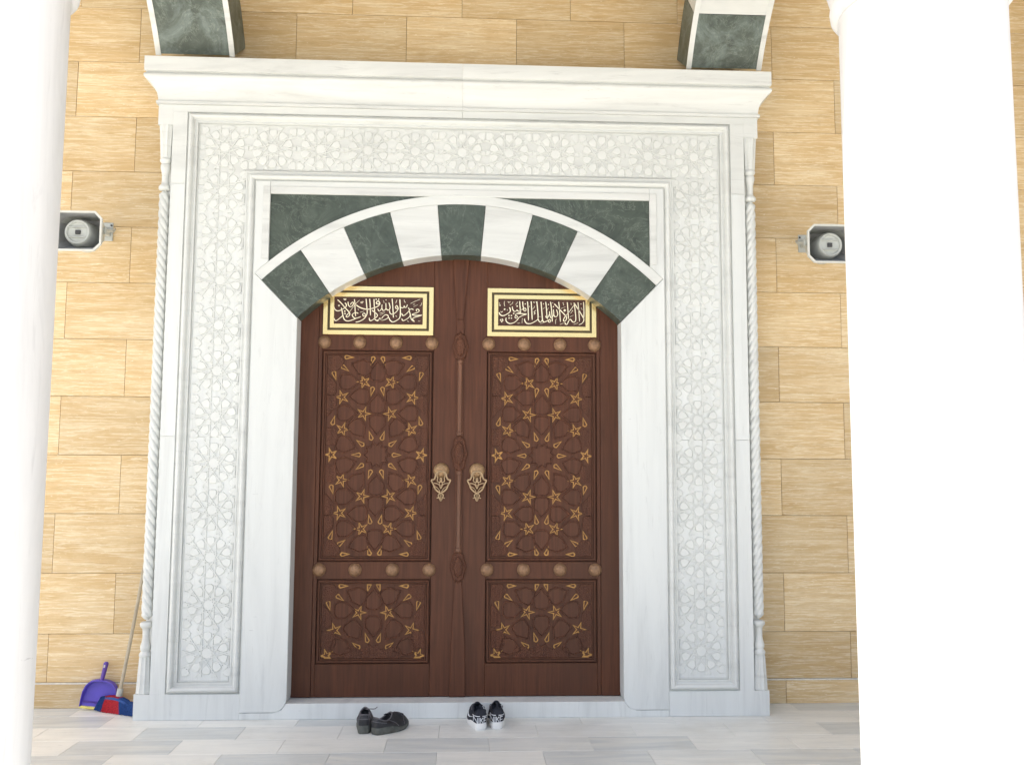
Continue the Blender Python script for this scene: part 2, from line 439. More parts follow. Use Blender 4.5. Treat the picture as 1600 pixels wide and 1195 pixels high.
# carved ten-pointed rosettes
def petal(cx, cz, ang, w, l, b=.25):
    """home-plate shaped field: point towards ang"""
    ca, sa = math.cos(ang), math.sin(ang)
    loc = [(.5 * l, 0), (.05 * l, .5 * w), (-.38 * l, .5 * w), (-.5 * l, b * w), (-.5 * l, -b * w), (-.38 * l, -.5 * w), (.05 * l, -.5 * w)]
    return [(cx + u * ca - v * sa, cz + u * sa + v * ca) for u, v in loc]
def star(cx, cz, n, ro, ri, a0=0.):
    return [(cx + (ro if k % 2 == 0 else ri) * math.cos(a0 + math.pi * k / n), cz + (ro if k % 2 == 0 else ri) * math.sin(a0 + math.pi * k / n)) for k in range(2 * n)]
def rosette_mesh(du, dv, name):
    bm = BM(); yb, yf = .004, -.0048; hu, hv = du / 2 - .003, dv / 2 - .002
    slab(bm, star(0, 0, 10, .031, .0245, R(18)), yb, yf + .0008, .001)
    for k in range(10):
        a = R(36 * k); ca, sa = math.cos(a), math.sin(a); d, w, l = .0275, .0026, .16
        for l0, l1 in ((-l, -.0105), (.0105, l)):      # straight straps flanking each petal
            P = clip([(ca * dd - sa * t, sa * dd + ca * t) for dd, t in ((d - w, l0), (d + w, l0), (d + w, l1), (d - w, l1))], -hu - .003, hu + .003, -hv - .002, hv + .002)
            if len(P) > 2: slab(bm, P, yb, yf - .0004 - .00006 * k, .0008)
    for k in range(10):
        a = R(90 + 36 * k)
        slab(bm, petal(.083 * math.cos(a), .081 * math.sin(a), a + math.pi, .043, .054), yb, yf - .001, .003)
        a2 = R(108 + 36 * k)
        P = clip([(.046 * math.cos(a2 - .12), .046 * math.sin(a2 - .12)), (.046 * math.cos(a2 + .12), .046 * math.sin(a2 + .12)), (.072 * math.cos(a2), .072 * math.sin(a2))], -hu, hu, -hv, hv)
        P = None
        P = clip(star(.118 * math.cos(a2), .116 * math.sin(a2), 5, .019, .009, a2), -hu, hu, -hv, hv)
        if len(P) > 3: slab(bm, P, yb, yf)
    for sx in (-1, 1):
        for sz in (-1, 1):
            P = clip(petal(sx * .114, sz * .100, math.atan2(sz, sx), .046, .05), -hu, hu, -hv, hv)
            if P: slab(bm, P, yb, yf, .003)
    return tmesh(name, bm, M['carve'])
du = 2.866 / 11; dv = (3.162 - .208) / 12.2
ros = rosette_mesh(.26, .243, 'carved_rosette')
cz0 = 3.042
for k in range(11):
    inst('carved_rosette', ros, po, (-1.30 + .26 * k, .02, cz0))
for s in (-1, 1):
    for k in range(1, 12):
        inst('carved_rosette', ros, po, (s * 1.30, .02, cz0 - .2462 * k))
# rope colonnettes with tassels
def colonnette(s):
    cx, cy = s * 1.619, .030
    col = thing_part = None
    bm = BM(); n, z0, z1 = 32, .505, 2.795; nz = 420; L = []
    for i in range(nz + 1):
        z = z0 + (z1 - z0) * i / nz; t = min(1, min(z - z0, z1 - z) / .03 + .35); ring = []
        for j in range(n):
            a = 2 * math.pi * j / n
            ph = 2 * (a + s * (-z) * math.pi * 2 / .21 * 1)   # four-strand twist
            rr = (.0198 + .0088 * abs(math.cos(ph)) ** .6) * (t if t < 1 else 1)
            ring.append(bm.verts.new((cx + rr * math.cos(a), cy + rr * math.sin(a), z)))
        L.append(ring)
    for a, b in zip(L, L[1:]):
        for i in range(n): bm.faces.new((a[i], a[(i + 1) % n], b[(i + 1) % n], b[i]))
    part('twisted_rope', bm, M['marble'], po, smooth=True)
    def tassel(zb, up):
        bm = BM()
        pr = [(.02, 0), (.029, .004), (.033, .012), (.032, .022), (.026, .030), (.020, .036), (.018, .05), (.018, .085), (.020, .10), (.023, .112), (.027, .125), (.027, .142), (.022, .15), (.026, .156), (.031, .163), (.0315, .173), (.028, .179)]
        lathe(bm, [(r, up * h) for r, h in pr], cx, cy, zb, 24)
        part('knot', bm, M['marble'], po, smooth=True)
        bm = BM()
        pr = [(.029, .1792), (.031, .19), (.034, .24), (.037, .30), (.041, .362)]
        lathe(bm, [(r, up * h) for r, h in pr], cx, cy + .006, zb, 40, fn=lambda a, h: 1 + .06 * math.cos(a * 10))
        part('tassel', bm, M['marble'], po, smooth=True)
    tassel(2.795, 1); tassel(.495, -1)
for s in (-1, 1): colonnette(s)

# ------------------------------------------------------------------ door leaves
YD = .12
KU = .0005
def tri_kite():
    return [(.037, 0), (-.010, .0135), (-.019, .004), (-.019, -.004), (-.010, -.0135)]
def ringmesh(name, pts, w, h, mat):
    bm = BM(); q = offset(pts, w)
    L = [[bm.verts.new((x, y, z)) for x, z in ps] for ps, y in ((pts, 0), (pts, -h), (q, -h), (q, 0))]
    n = len(pts)
    for a, b in zip(L, L[1:]):
        for i in range(n): bm.faces.new((a[i], a[(i + 1) % n], b[(i + 1) % n], b[i]))
    return tmesh(name, bm, mat)
def frame_plate(bm, pts, w, yb, yf):
    if sum(a[0] * b[1] - b[0] * a[1] for a, b in zip(pts, pts[1:] + pts[:1])) < 0: pts = pts[::-1]
    c = sum((Vector(p) for p in pts), Vector((0, 0))) / len(pts)
    q = [tuple(c + (Vector(p) - c) * .52) for p in pts]
    L = [[bm.verts.new((x, y, z)) for x, z in ps] for ps, y in ((pts, yb), (pts, yf), (q, yf), (q, yb))]
    n = len(pts)
    for a, b in zip(L, L[1:]):
        for i in range(n): bm.faces.new((a[i], a[(i + 1) % n], b[(i + 1) % n], b[i]))
kite_me = ringmesh('kite_inlay', tri_kite(), .0052, .004, M['gilt'])
star_me = ringmesh('star_inlay', star(0, 0, 5, .044, .0150), .0054, .004, M['gilt'])
bm = BM(); slab(bm, petal(0, 0, 0, .094, .122), 0, -.0065, .0015, .0085, .0045); shield_me = tmesh('carved_field', bm, M['woodp'])
bm = BM(); slab(bm, star(0, 0, 10, .080, .058), 0, -.0065, .0015, .008, .004); rose_me = tmesh('carved_star', bm, M['woodp'])
stud_prof = [(.036, 0), (.036, .004), (.033, .010), (.030, .012), (.028, .016), (.022, .022), (.018, .023), (.013, .0265), (.0, .028)]
bm = BM(); lathe(bm, stud_prof, 0, 0, 0, 24, fn=lambda a, h: 1 + (.03 * math.cos(8 * a) if .008 < h < .024 else 0), axis='y'); stud_me = tmesh('stud', bm, M['bronze'], True)
KNOCK = [  # openwork drop of the knocker: half outlines, mirrored (units: 1/11.95 photo pixel from the drop's axis)
    ([(0, 440), (-60, 452), (-98, 490), (-108, 545), (-132, 590), (-178, 603), (-160, 650), (-135, 700), (-112, 760), (-62, 812), (0, 850)], 20),
    ([(-40, 478), (-80, 500), (-62, 560), (-68, 620), (-30, 640), (0, 615)], 14),
    ([(-130, 660), (-80, 668), (-35, 690), (-15, 730), (0, 765)], 14),
    ([(0, 560), (-18, 590), (0, 618)], 13),
    ([(0, 630), (-30, 668), (0, 712)], 9),
    ([(-120, 720), (-70, 745), (-30, 790), (-10, 840)], 9),
    ([(0, 850), (-45, 880), (-38, 920), (0, 995)], 16),
    ([(-30, 930), (-78, 942)], 13),
    ([(0, 870), (0, 980)], 26)]
STROKES = {
 -1: ([ # first line of the plate over the leaf with the rod: pen strokes traced in 1/20 pixel from (520,460)
 (520, 460, [
  ([(165,175),(270,270),(400,420),(530,560),(552,620),(530,680),(470,712),(440,690),(470,640),(520,590),(545,560)],30),
  ([(840,190),(760,270),(660,390),(540,555)],13),
  ([(60,400),(80,460),(150,515),(230,512),(330,465),(420,405),(440,330),(395,270)],32),
  ([(490,240),(505,340),(560,392),(620,370),(658,300),(640,250),(590,280),(570,330)],28),
  ([(685,160),(705,300),(715,500),(735,690)],28),
  ([(815,600),(740,575),(650,610),(630,660),(680,730),(760,750),(900,700)],28),
  ([(760,750),(640,800),(500,835),(400,800),(350,700),(320,560),(285,420)],32),
  ([(330,670),(240,750),(140,822),(90,805),(68,745)],30),
  ([(750,340),(850,410),(1000,462),(1150,470),(1300,430),(1420,380),(1480,300),(1440,225),(1388,232),(1372,290),(1420,312),(1470,300)],34),
  ([(1050,150),(1070,350),(1092,560),(1062,680),(980,780),(850,850),(738,876)],32),
  ([(1040,640),(1000,590),(955,620),(965,670),(1010,690),(1045,650)],26),
  ([(1160,150),(1180,350),(1195,665)],30),
  ([(1295,160),(1310,400),(1332,700),(1300,775),(1220,828),(1172,812),(1160,740)],30),
  ([(1240,510),(1330,570),(1412,650),(1380,720),(1320,760),(1380,822),(1440,830),(1480,750),(1540,812),(1600,815)],28),
  ([(880,255),(925,285),(960,232),(880,250)],16), ([(870,570),(990,530)],14), ([(800,460),(830,500)],14), ([(930,900),(990,890)],1),
  ([(350,145),(395,185),(425,150),(360,150)],22)],
  [(210,355,30),(395,530,28),(405,606,28),(1362,165,24),(1440,165,24)]),
 (590, 460, [
  ([(150,330),(145,420),(180,510),(240,502),(272,420),(265,280)],26), ([(268,430),(300,482),(360,502),(402,420),(360,265)],28),
  ([(150,420),(110,500),(60,530),(30,490),(18,460)],26),
  ([(460,150),(480,350),(500,600),(510,735)],30),
  ([(655,440),(610,362),(570,400),(580,445),(620,455),(655,430),(640,500),(560,590),(460,632),(400,590),(385,520)],28),
  ([(700,170),(715,400),(725,620),(700,750),(600,832),(490,872),(410,820),(370,735)],32),
  ([(720,400),(760,432),(820,425),(840,370),(860,422),(910,410),(940,335)],26),
  ([(970,430),(1002,510),(920,610),(840,672),(790,660),(765,600)],28),
  ([(1130,490),(1060,468),(1000,520),(1032,640),(1000,720),(900,800),(810,832),(768,765)],28),
  ([(1230,540),(1218,490),(1270,478),(1312,530),(1250,582),(1090,640),(1200,672),(1400,664),(1280,702),(1150,740),(1108,790),(1170,862)],28),
  ([(1040,650),(1060,770),(1110,832),(1170,866)],26),
  ([(80,770),(150,812),(240,800),(342,740),(340,670),(260,648),(190,700),(140,770)],26), ([(0,815),(50,802),(85,760)],26),
  ([(1040,300),(1180,230),(1340,168)],13), ([(835,180),(850,240),(880,270)],14), ([(610,190),(590,240),(575,290)],15), ([(1385,280),(1370,340),(1330,380)],14),
  ([(80,600),(250,560)],12), ([(90,655),(240,590)],10), ([(580,675),(620,712)],18), ([(1110,330),(1180,320)],14), ([(1130,400),(1270,335)],10), ([(950,840),(990,870)],16), ([(1280,850),(1350,850)],12), ([(190,200),(215,290)],10)],
  [(270,185,16)])], (520, 449, -.7105, 2.299, .003541, .0036, .0174)),
 1: ([
 (775, 462, [
  ([(100,520),(130,590),(220,627),(330,582),(430,512),(447,430),(418,365)],32),
  ([(510,340),(520,420),(570,492),(640,472),(650,440),(690,480),(745,490),(762,450)],26),
  ([(735,170),(745,300),(760,470),(762,530),(650,552),(600,620)],30),
  ([(830,180),(842,330),(862,400),(790,440)],28), ([(940,430),(905,385),(862,420),(880,470),(925,475),(942,430)],24),
  ([(620,562),(760,560),(955,575),(840,612),(720,680),(690,720),(650,772),(560,842),(440,872),(350,830),(310,760),(322,690)],30),
  ([(680,680),(640,620),(595,650),(605,695),(660,700)],24),
  ([(980,180),(1000,400),(1015,770)],30), ([(1095,175),(1110,400),(1130,755)],30),
  ([(1270,175),(1295,400),(1312,700),(1240,790),(1080,870),(960,862),(900,785),(893,715)],32),
  ([(1245,455),(1185,510),(1222,548),(1175,592)],20), ([(1310,700),(1345,800),(1390,822),(1440,760)],26),
  ([(430,295),(500,250),(530,190)],14), ([(610,280),(650,240),(665,185)],14), ([(265,170),(255,240),(275,330)],12), ([(370,180),(405,215),(450,180)],14),
  ([(1130,420),(1190,370),(1200,320)],13), ([(1160,190),(1195,215),(1225,185)],14), ([(150,490),(180,520),(215,480)],16), ([(350,430),(355,475)],14), ([(820,700),(815,780),(815,860)],10), ([(670,860),(750,855)],12), ([(110,220),(115,270)],12)],
  [(405,620,24),(482,620,24),(410,700,24),(482,702,24),(270,425,30),(555,555,26),(660,325,26),(125,300,24),(910,255,18),(1045,335,14),(150,760,26),(210,770,26),(180,810,26),(200,730,18)]),
 (840, 462, [
  ([(105,190),(130,500),(150,740),(190,820),(260,802),(330,762)],30), ([(410,780),(370,742),(332,775),(345,820),(390,822),(410,780)],24),
  ([(250,190),(270,380),(290,640),(312,725)],28), ([(400,190),(430,400),(450,650),(456,805)],28),
  ([(370,490),(380,600),(410,682),(470,652),(502,560),(490,425)],26), ([(500,590),(540,652),(600,642),(627,560),(585,425)],26), ([(370,560),(330,660),(280,692),(245,630)],24),
  ([(520,250),(660,400),(870,622),(902,700),(870,782),(820,792),(808,740),(850,660),(882,620)],30), ([(880,620),(1000,480),(1150,270)],20),
  ([(655,190),(680,400),(710,815)],28), ([(925,200),(945,450),(962,725)],28),
  ([(1140,215),(1165,400),(1192,700),(1170,802),(1100,822),(1050,762),(1010,732),(960,802),(920,892),(870,882),(848,830)],28),
  ([(1150,240),(1230,360),(1330,520),(1432,700),(1440,780),(1380,862),(1285,904)],28), ([(1260,200),(1280,400),(1310,805)],26), ([(1435,190),(1446,500),(1440,720)],28),
  ([(730,400),(870,340)],13), ([(790,205),(815,300)],15), ([(1030,550),(1090,470)],14), ([(1010,655),(1130,600)],13), ([(695,895),(820,850)],14), ([(1130,895),(1270,840)],14),
  ([(160,410),(240,360)],12), ([(290,450),(340,370)],14), ([(560,880),(560,760),(590,720)],12), ([(1040,220),(1050,290)],12), ([(1360,370),(1395,440)],12), ([(450,210),(480,230)],12), ([(80,870),(190,845)],10)],
  [(335,270,20),(845,455,40),(490,340,22),(1355,250,18),(1090,465,18),(180,250,16),(70,655,12)])], (762, 450, .149, 2.3005, .00359, .0036, .011)),
}
def lettering(s, parent):
    groups, (px0, py0, xa, za, sx, sz, sl) = STROKES[s]
    if s < 0: px0, py0, xa, za = 506, 447, -.76, 2.2995
    yb, yf = YD - .0055, YD - .0088
    bm = BM()
    def world(cx, cz, ox, oy):
        px, py = ox + cx / 20, oy + cz / 20
        return Vector((xa + (px - px0) * sx, za - (py - py0 - sl * (px - px0)) * sz))
    for ox, oy, strokes, dots in groups:
        for pts, w in strokes:
            if w < 5: continue
            P = [world(x, y, ox, oy) for x, y in pts]; Q = catmull(P, 4); n = len(Q)
            wm = w / 20 * .0036; A = []
            for i, q in enumerate(Q):
                d = (Q[min(i + 1, n - 1)] - Q[max(i - 1, 0)]).normalized(); nn = Vector((-d.y, d.x))
                ang = math.atan2(d.y, d.x); k = .62 + .38 * abs(math.sin(ang - R(35)))
                if i == n - 1: k *= .5
                A.append((q + nn * wm * .5 * k, q - nn * wm * .5 * k))
            V = [[bm.verts.new((a.x, yf, a.y)), bm.verts.new((b.x, yf, b.y)), bm.verts.new((a.x, yb, a.y)), bm.verts.new((b.x, yb, b.y))] for a, b in A]
            for a, b in zip(V, V[1:]):
                for i, j in ((0, 1), (1, 3), (2, 0)): bm.faces.new((a[i], a[j], b[j], b[i]))
            bm.faces.new((V[0][0], V[0][1], V[0][3], V[0][2])); bm.faces.new((V[-1][0], V[-1][1], V[-1][3], V[-1][2]))
        for x, y, r in dots:
            c = world(x, y, ox, oy); q = r / 20 * .0036
            slab(bm, [(c.x + q, c.y), (c.x, c.y + q), (c.x - q, c.y), (c.x, c.y - q)], yb, yf)
    part('lettering', bm, M['letter'], parent)

UP = dict(kites=[(200, a) for a in (108, 144, 180)], z0=.825, z1=1.92, cz=1.3725)
def place_panel(leaf, s, x0, x1, z0, z1, cz, items, sym):
    """framed panel with carved fields and gilt inlay"""
    bm = BM(); slab(bm, [(x0, z0), (x1, z0), (x1, z1), (x0, z1)], YD + .02, YD + .008)
    pn = part('carved_panel', bm, M['wood'], leaf)
    bm = BM(); loop_sweep(bm, [(x0 - .024, z0 - .024), (x1 + .024, z0 - .024), (x1 + .024, z1 + .024), (x0 - .024, z1 + .024)], [(0, YD + .001), (.0012, YD + .010), (.004, YD + .010), (.006, YD - .003), (.011, YD - .006), (.016, YD - .004), (.018, YD + .004), (.0205, YD + .004), (.022, YD - .001), (.0255, YD - .001), (.0275, YD + .009)])
    part('panel_frame', bm, M['wood'], pn, True)
    cx = (x0 + x1) / 2; y = YD + .0082
    seen = set()
    for kind, x, z, ang in items:
        for mx in (1, -1):
            for mz in ((1, -1) if sym else (1,)):
                if (mx < 0 and abs(x) < 1) or (mz < 0 and abs(z) < 1): continue
                a = ang if mx > 0 else 180 - ang
                if mz < 0: a = -a
                px, pz = cx + mx * x * KU, cz + mz * z * KU
                m = {'k': .03, 's': .034, 'f': .05}[kind]
                lim = (x0 + .003, x1 - .003, z0 + .003, z1 - .003)
                edge = px - m < lim[0] or px + m > lim[1] or pz - m < lim[2] or pz + m > lim[3]
                nm = {'k': 'kite_inlay', 's': 'star_inlay', 'f': 'carved_field'}[kind]
                if not edge:
                    inst(nm, {'k': kite_me, 's': star_me, 'f': shield_me}[kind], pn, (px, y, pz), (0, -R(a), 0)); continue
                base = {'k': tri_kite(), 's': star(0, 0, 5, .044, .0150), 'f': petal(0, 0, 0, .094, .122)}[kind]
                ca, sa = math.cos(R(a)), math.sin(R(a))
                P = clip([(px + u * ca - v * sa, pz + u * sa + v * ca) for u, v in base], *lim)
                if len(P) < 3: continue
                bm = BM()
                if kind == 'f': slab(bm, P, y, y - .0065, .0015)
                else: frame_plate(bm, P, .0052, y, y - .004)
                part(nm, bm, M['woodp'] if kind == 'f' else M['gilt'], pn)
    return pn
def pol(r, a, ox=0, oz=0): return (ox + r * math.cos(R(a)), oz + r * math.sin(R(a)))
def items_upper():
    I = []
    for a in (108, 144, 180): I.append(('k', *pol(205, a), a))
    for a in (90, 126, 162): I.append(('f', *pol(345 if a != 90 else 325, a), a + 180))
    for a in (-72, -36, -2): I.append(('k', *pol(208, a, -540, 1080), a))
    I += [('k', -57, 1050, 252), ('k', -57, 712, 258), ('k', -477, 360, 75)]
    I += [('s', -147, 450, 0), ('s', -490, 0, 180), ('s', -372, 275, 0), ('s', -387, 630, 180), ('s', -150, 800, 180)]
    I += [('f', 0, 565, 90), ('f', 0, 925, 90), ('f', -205, 640, 180), ('f', -325, 455, 0), ('f', -305, 800, 0), ('f', -185, 965, 162), ('f', -545, 770, 90), ('f', -540, 540, -90), ('f', -548, 200, 180), ('f', -500, 1040, 135)]
    return I
def items_lower():
    I = []
    for a in (108, 144, 177): I.append(('k', *pol(205, a), a))
    for a in (90, 126, 162): I.append(('f', *pol(345 if a != 90 else 325, a), a + 180))
    I += [('k', -372, 640, -36), ('k', -480, 565, -75), ('k', -340, 757, 0), ('k', -53, 757, 255), ('s', -154, 475, 0), ('s', -409, 290, 180), ('s', -490, 22, 180)]
    I += [('f', 0, 620, 90), ('f', -190, 660, 155), ('f', -305, 500, 0), ('f', -535, 440, 90), ('f', -520, 190, 180), ('f', -510, 720, 135), ('f', -180, 20, 10)]
    return I
def door_leaf(s, label):
    lf = thing('door_leaf', label, 'door leaf', (s * .44, YD, .082), 0, 'double door leaves')
    # stiles and rails
    bm = BM(); yb = YD + .05
    def b(x0, x1, z0, z1, y=YD): box(bm, min(s * x0, s * x1), max(s * x0, s * x1), y, yb, z0, z1, .0015)
    b(.0015, .148, .0835, 2.50); b(.758, .778, .0835, 2.50); b(.7795, .90, .0835, 2.50, YD - .002)
    for z0, z1 in ((.0835, .2555), (.702, .794), (1.944, 2.5)): b(.1485, .7575, z0, z1)
    part('leaf_frame', bm, M['wood'], lf)
    xa, xb = (.174, .733)
    x0, x1 = (xa, xb) if s > 0 else (-xb, -xa)
    p = place_panel(lf, s, x0, x1, .8185, 1.9195, 1.369, items_upper(), True)
    inst('carved_star', rose_me, p, ((x0 + x1) / 2, YD + .0082, 1.369))
    p = place_panel(lf, s, x0, x1, .28, .6775, .286, items_lower(), False)
    bm = BM(); c = (x0 + x1) / 2
    slab(bm, clip(star(c, .286, 10, .078, .058), x0, x1, .283, 1), YD + .0082, YD + .003, .002); part('carved_star', bm, M['woodp'], p)
    # studs
    for x in (.157, .355, .555, .747):
        for z in (1.987, .751): inst('stud', stud_me, lf, (s * x, YD, z), (0, rnd.uniform(0, 1), 0))
    # calligraphy plate
    X0, X1 = (.149, .758) if s > 0 else (-.758, -.151); Z0, Z1 = 2.029, 2.30
    def rect(d): return [(X0 + d, Z0 + d), (X1 - d, Z0 + d), (X1 - d, Z1 - d), (X0 + d, Z1 - d)]
    bm = BM(); slab(bm, rect(.001), YD + .001, YD - .005); pp = part('inscription_plate', bm, M['bronzed'], lf)
    bm = BM(); loop_sweep(bm, rect(0), [(0, YD), (0, YD - .010), (.0012, YD - .011), (.0235, YD - .011), (.0247, YD - .010), (.0247, YD - .0045)]); part('outer_border', bm, M['gold'], pp)
    bm = BM(); loop_sweep(bm, rect(.0372), [(0, YD - .0045), (0, YD - .010), (.0012, YD - .011), (.0215, YD - .011), (.0227, YD - .010), (.0227, YD - .0045)]); part('inner_border', bm, M['gold'], pp)
    bm = BM(); slab(bm, rect(.0605), YD - .004, YD - .0057); part('inscription_field', bm, M['woodr2'], pp)
    lettering(s, pp)
    # knocker
    kx, kz = s * .098, 1.285
    bm = BM(); lathe(bm, [(.043, 0), (.043, .005), (.040, .012), (.034, .019), (.022, .025), (.010, .027), (0, .0275)], kx, YD, kz, 28, fn=lambda a, h: 1 + (.025 * math.cos(12 * a) if h > .008 else 0), axis='y')
    kn = part('knocker_boss', bm, M['bosses'], lf, True)
    bm = BM(); q = .00333 / 11.95 * 1.03; zk = 1.285; yk = YD - .036
    for pts, w in KNOCK:
        for m in (1, -1):
            P = [(kx + m * x * q, yk + .012 * max(0, (z - 440) / 560), zk - (z - 425) * q) for x, z in pts]
            tube(bm, [(*p,) for p in catmull(P, 4)], w * q * .86, 6)
    part('knocker_drop', bm, M['bronzel'], kn, True)
    return lf
M['woodr2'] = mat_wood('inscription_ground', (.075, .032, .022), .55)
left_leaf = door_leaf(-1, 'carved mahogany door leaf carrying the slim rod moulding, behind the plain black shoes')
right_leaf = door_leaf(1, 'carved mahogany door leaf without rod moulding, behind the white-soled sneakers')
# meeting moulding on the first leaf
bm = BM(); yf = YD - .012
slab(bm, [(-.045, 2.50), (.044, 2.50), (.044, 2.44), (.018, 2.12), (-.022, 2.12), (-.045, 2.44)], YD - .0003, yf, .003)
slab(bm, [(-.022, 2.12), (.018, 2.12), (.022, 2.04), (-.022, 2.04)][::-1], YD - .0003, yf, .002)
part('meeting_moulding', bm, M['wood'], left_leaf); bm = BM()
slab(bm, [(-.041, .0835), (.045, .0835), (.040, .35), (.020, .69), (-.020, .69), (-.036, .35)], YD - .0003, yf, .003)
am = part('meeting_moulding', bm, M['wood'], left_leaf)
bm = BM()
for z0, z1 in ((1.475, 1.895), (.845, 1.285)):
    lathe(bm, [(.013, z0), (.013, z1)], 0, YD - .008, 0, 14)
    for zz in (z0 + .012, z1 - .012): lathe(bm, [(.013, -.012), (.017, -.008), (.017, .008), (.013, .012)], 0, YD - .008, zz, 14)
part('rod', bm, M['woodr'], am, True)
bm = BM(); box(bm, -.024, .022, YD - .006, YD - .0003, .69, 2.04, .002); part('rod_backing', bm, M['wood'], am)
for zc, hh in ((1.968, .082), (1.378, .104), (.768, .086)):
    bm = BM()
    pts = []
    for k in range(24):
        a = 2 * math.pi * k / 24
        ex = .043 * abs(math.cos(a)) ** 1.35 * (1 if math.cos(a) > 0 else -1); ez = hh * math.sin(a) * (1 - .0 * abs(math.cos(a)))
        k2 = 1 + .08 * math.cos(8 * a)
        pts.append((ex * k2, zc + ez * k2))
    slab(bm, pts, YD - .0003, YD - .018, .005)
    slab(bm, [(p[0] * .62, zc + (p[1] - zc) * .62) for p in pts], YD - .018, YD - .026, .004)
    for k in range(6):
        a = R(60 * k + 30); lathe(bm, [(.009, 0), (.008, .004), (0, .006)], .018 * math.cos(a), YD - .0175, zc + .04 * math.sin(a), 8, axis='y')
    part('rod_ornament', bm, M['woodp'], am, True)

# ------------------------------------------------------------------ transverse arch ribs over the cornice
def rib(s, label):
    t = thing('arch_rib', label, 'arch rib', (s * 1.485, .1, 3.58), 0, 'striped arch ribs above the portal')
    yc, zc, r0, r1 = -.957, 2.932, 1.182, 1.465
    nv = 8; A = 57.1; stp = 2 * A / nv
    def ring(bm, a0, a1, ra, rb, x0, x1, n=6):
        L = []
        for i in range(n + 1):
            a = R(a0 + (a1 - a0) * i / n)
            L.append([bm.verts.new((x, yc + r * math.sin(a), zc + r * math.cos(a))) for x, r in ((x0, ra), (x1, ra), (x1, rb), (x0, rb))])
        for a, b in zip(L, L[1:]):
            for i in range(4): bm.faces.new((a[i], a[(i + 1) % 4], b[(i + 1) % 4], b[i]))
        bm.faces.new(L[0]); bm.faces.new(L[-1])
    xm = s * 1.485; hw = .2145
    for k in range(nv):
        a1 = A - stp * k; a0 = a1 - stp
        bm = BM(); ring(bm, a0 + .08, a1 - .08, r0, r1, xm - hw, xm + hw)
        part('voussoir', bm, M['greend'] if k % 2 == 0 else M['marblev'], t, label='green marble voussoir' if k % 2 == 0 else 'white marble voussoir')
    for e in (-1, 1):
        bm = BM(); x1 = xm + e * (hw + .0015); x0 = xm + e * (hw - .027)
        ring(bm, -A, A + .3, r0 - .003, r0 + .004, min(x0, x1), max(x0, x1), 40)
        part('edge_strip', bm, M['marblev'], t)
rib(-1, 'striped arch rib springing from the cornice end above the dustpan side')
rib(1, 'striped arch rib on the cornice end beside the fully visible marble column')

# ------------------------------------------------------------------ portico: columns, arcade, roof
def column(x, y, r, label):
    c = thing('marble_column', label, 'column', (x, y, 0), 0, 'white marble portico columns')
    bm = BM(); lathe(bm, [(r * 1.02, .30), (r, .33), (r, 2.72), (r * 1.01, 2.745)], x, y, 0, 64); part('shaft', bm, M['column'], c, True)
    bm = BM(); lathe(bm, [(r * 1.05, .05), (r * 1.4, .06), (r * 1.42, .09), (r * 1.36, .13), (r * 1.18, .15), (r * 1.16, .18), (r * 1.25, .20), (r * 1.22, .25), (r * 1.06, .275), (r * 1.03, .30)], x, y, 0, 48)
    box(bm, x - r * 1.45, x + r * 1.45, y - r * 1.45, y + r * 1.45, 0.001, .06, .004); part('base', bm, M['column'], c, True)
    bm = BM(); lathe(bm, [(r * 1.0, 2.746), (r * 1.05, 2.750), (r * 1.10, 2.765), (r * 1.11, 2.785), (r * 1.07, 2.80), (r * 1.10, 2.815), (r * 1.16, 2.87), (r * 1.28, 3.0), (r * 1.42, 3.12), (r * 1.46, 3.2)], x, y, 0, 48)
    box(bm, x - r * 1.5, x + r * 1.5, y - r * 1.5, y + r * 1.5, 3.201, 3.55, .006); part('capital', bm, M['column'], c, True)
column(-1.468, -2.22, .255, 'white marble column at the picture edge nearest the broom and dustpan')
column(1.485, -2.22, .25, 'wide sunlit white marble column beside the wall speaker without dustpan below')
pt = thing('portico_roof', 'portico roof with arched front over the entrance, out of view above', 'roof', (0, -1, 5))
bm = BM(); box(bm, -4.5, 7.6, -2.9, .283, 5.26, 5.6); part('roof_slab', bm, M['ceil'], pt)  # left end cut short to let light onto that side
bm = BM()
P = [(-4.5, 3.56), (-4.2, 3.56)]
for c, rr in ((-2.96, 1.24), (0, 1.24), (2.96, 1.24), (5.92, 1.24)):
    P += [(c - rr * math.cos(R(a)), 3.56 + rr * math.sin(R(a))) for a in range(0, 181, 10)]
P += [(7.5, 3.56), (7.5, 5.255), (-4.5, 5.255)]
slab(bm, P, -2.0, -2.44); part('arcade_front', bm, M['plaster'], pt)
bm = BM(); box(bm, 4.7, 5.0, -2.0, .268, 0, 5.25); part('added_end_wall', bm, M['ceil'], pt)  # added unseen wall, keeps light off the right of the portico

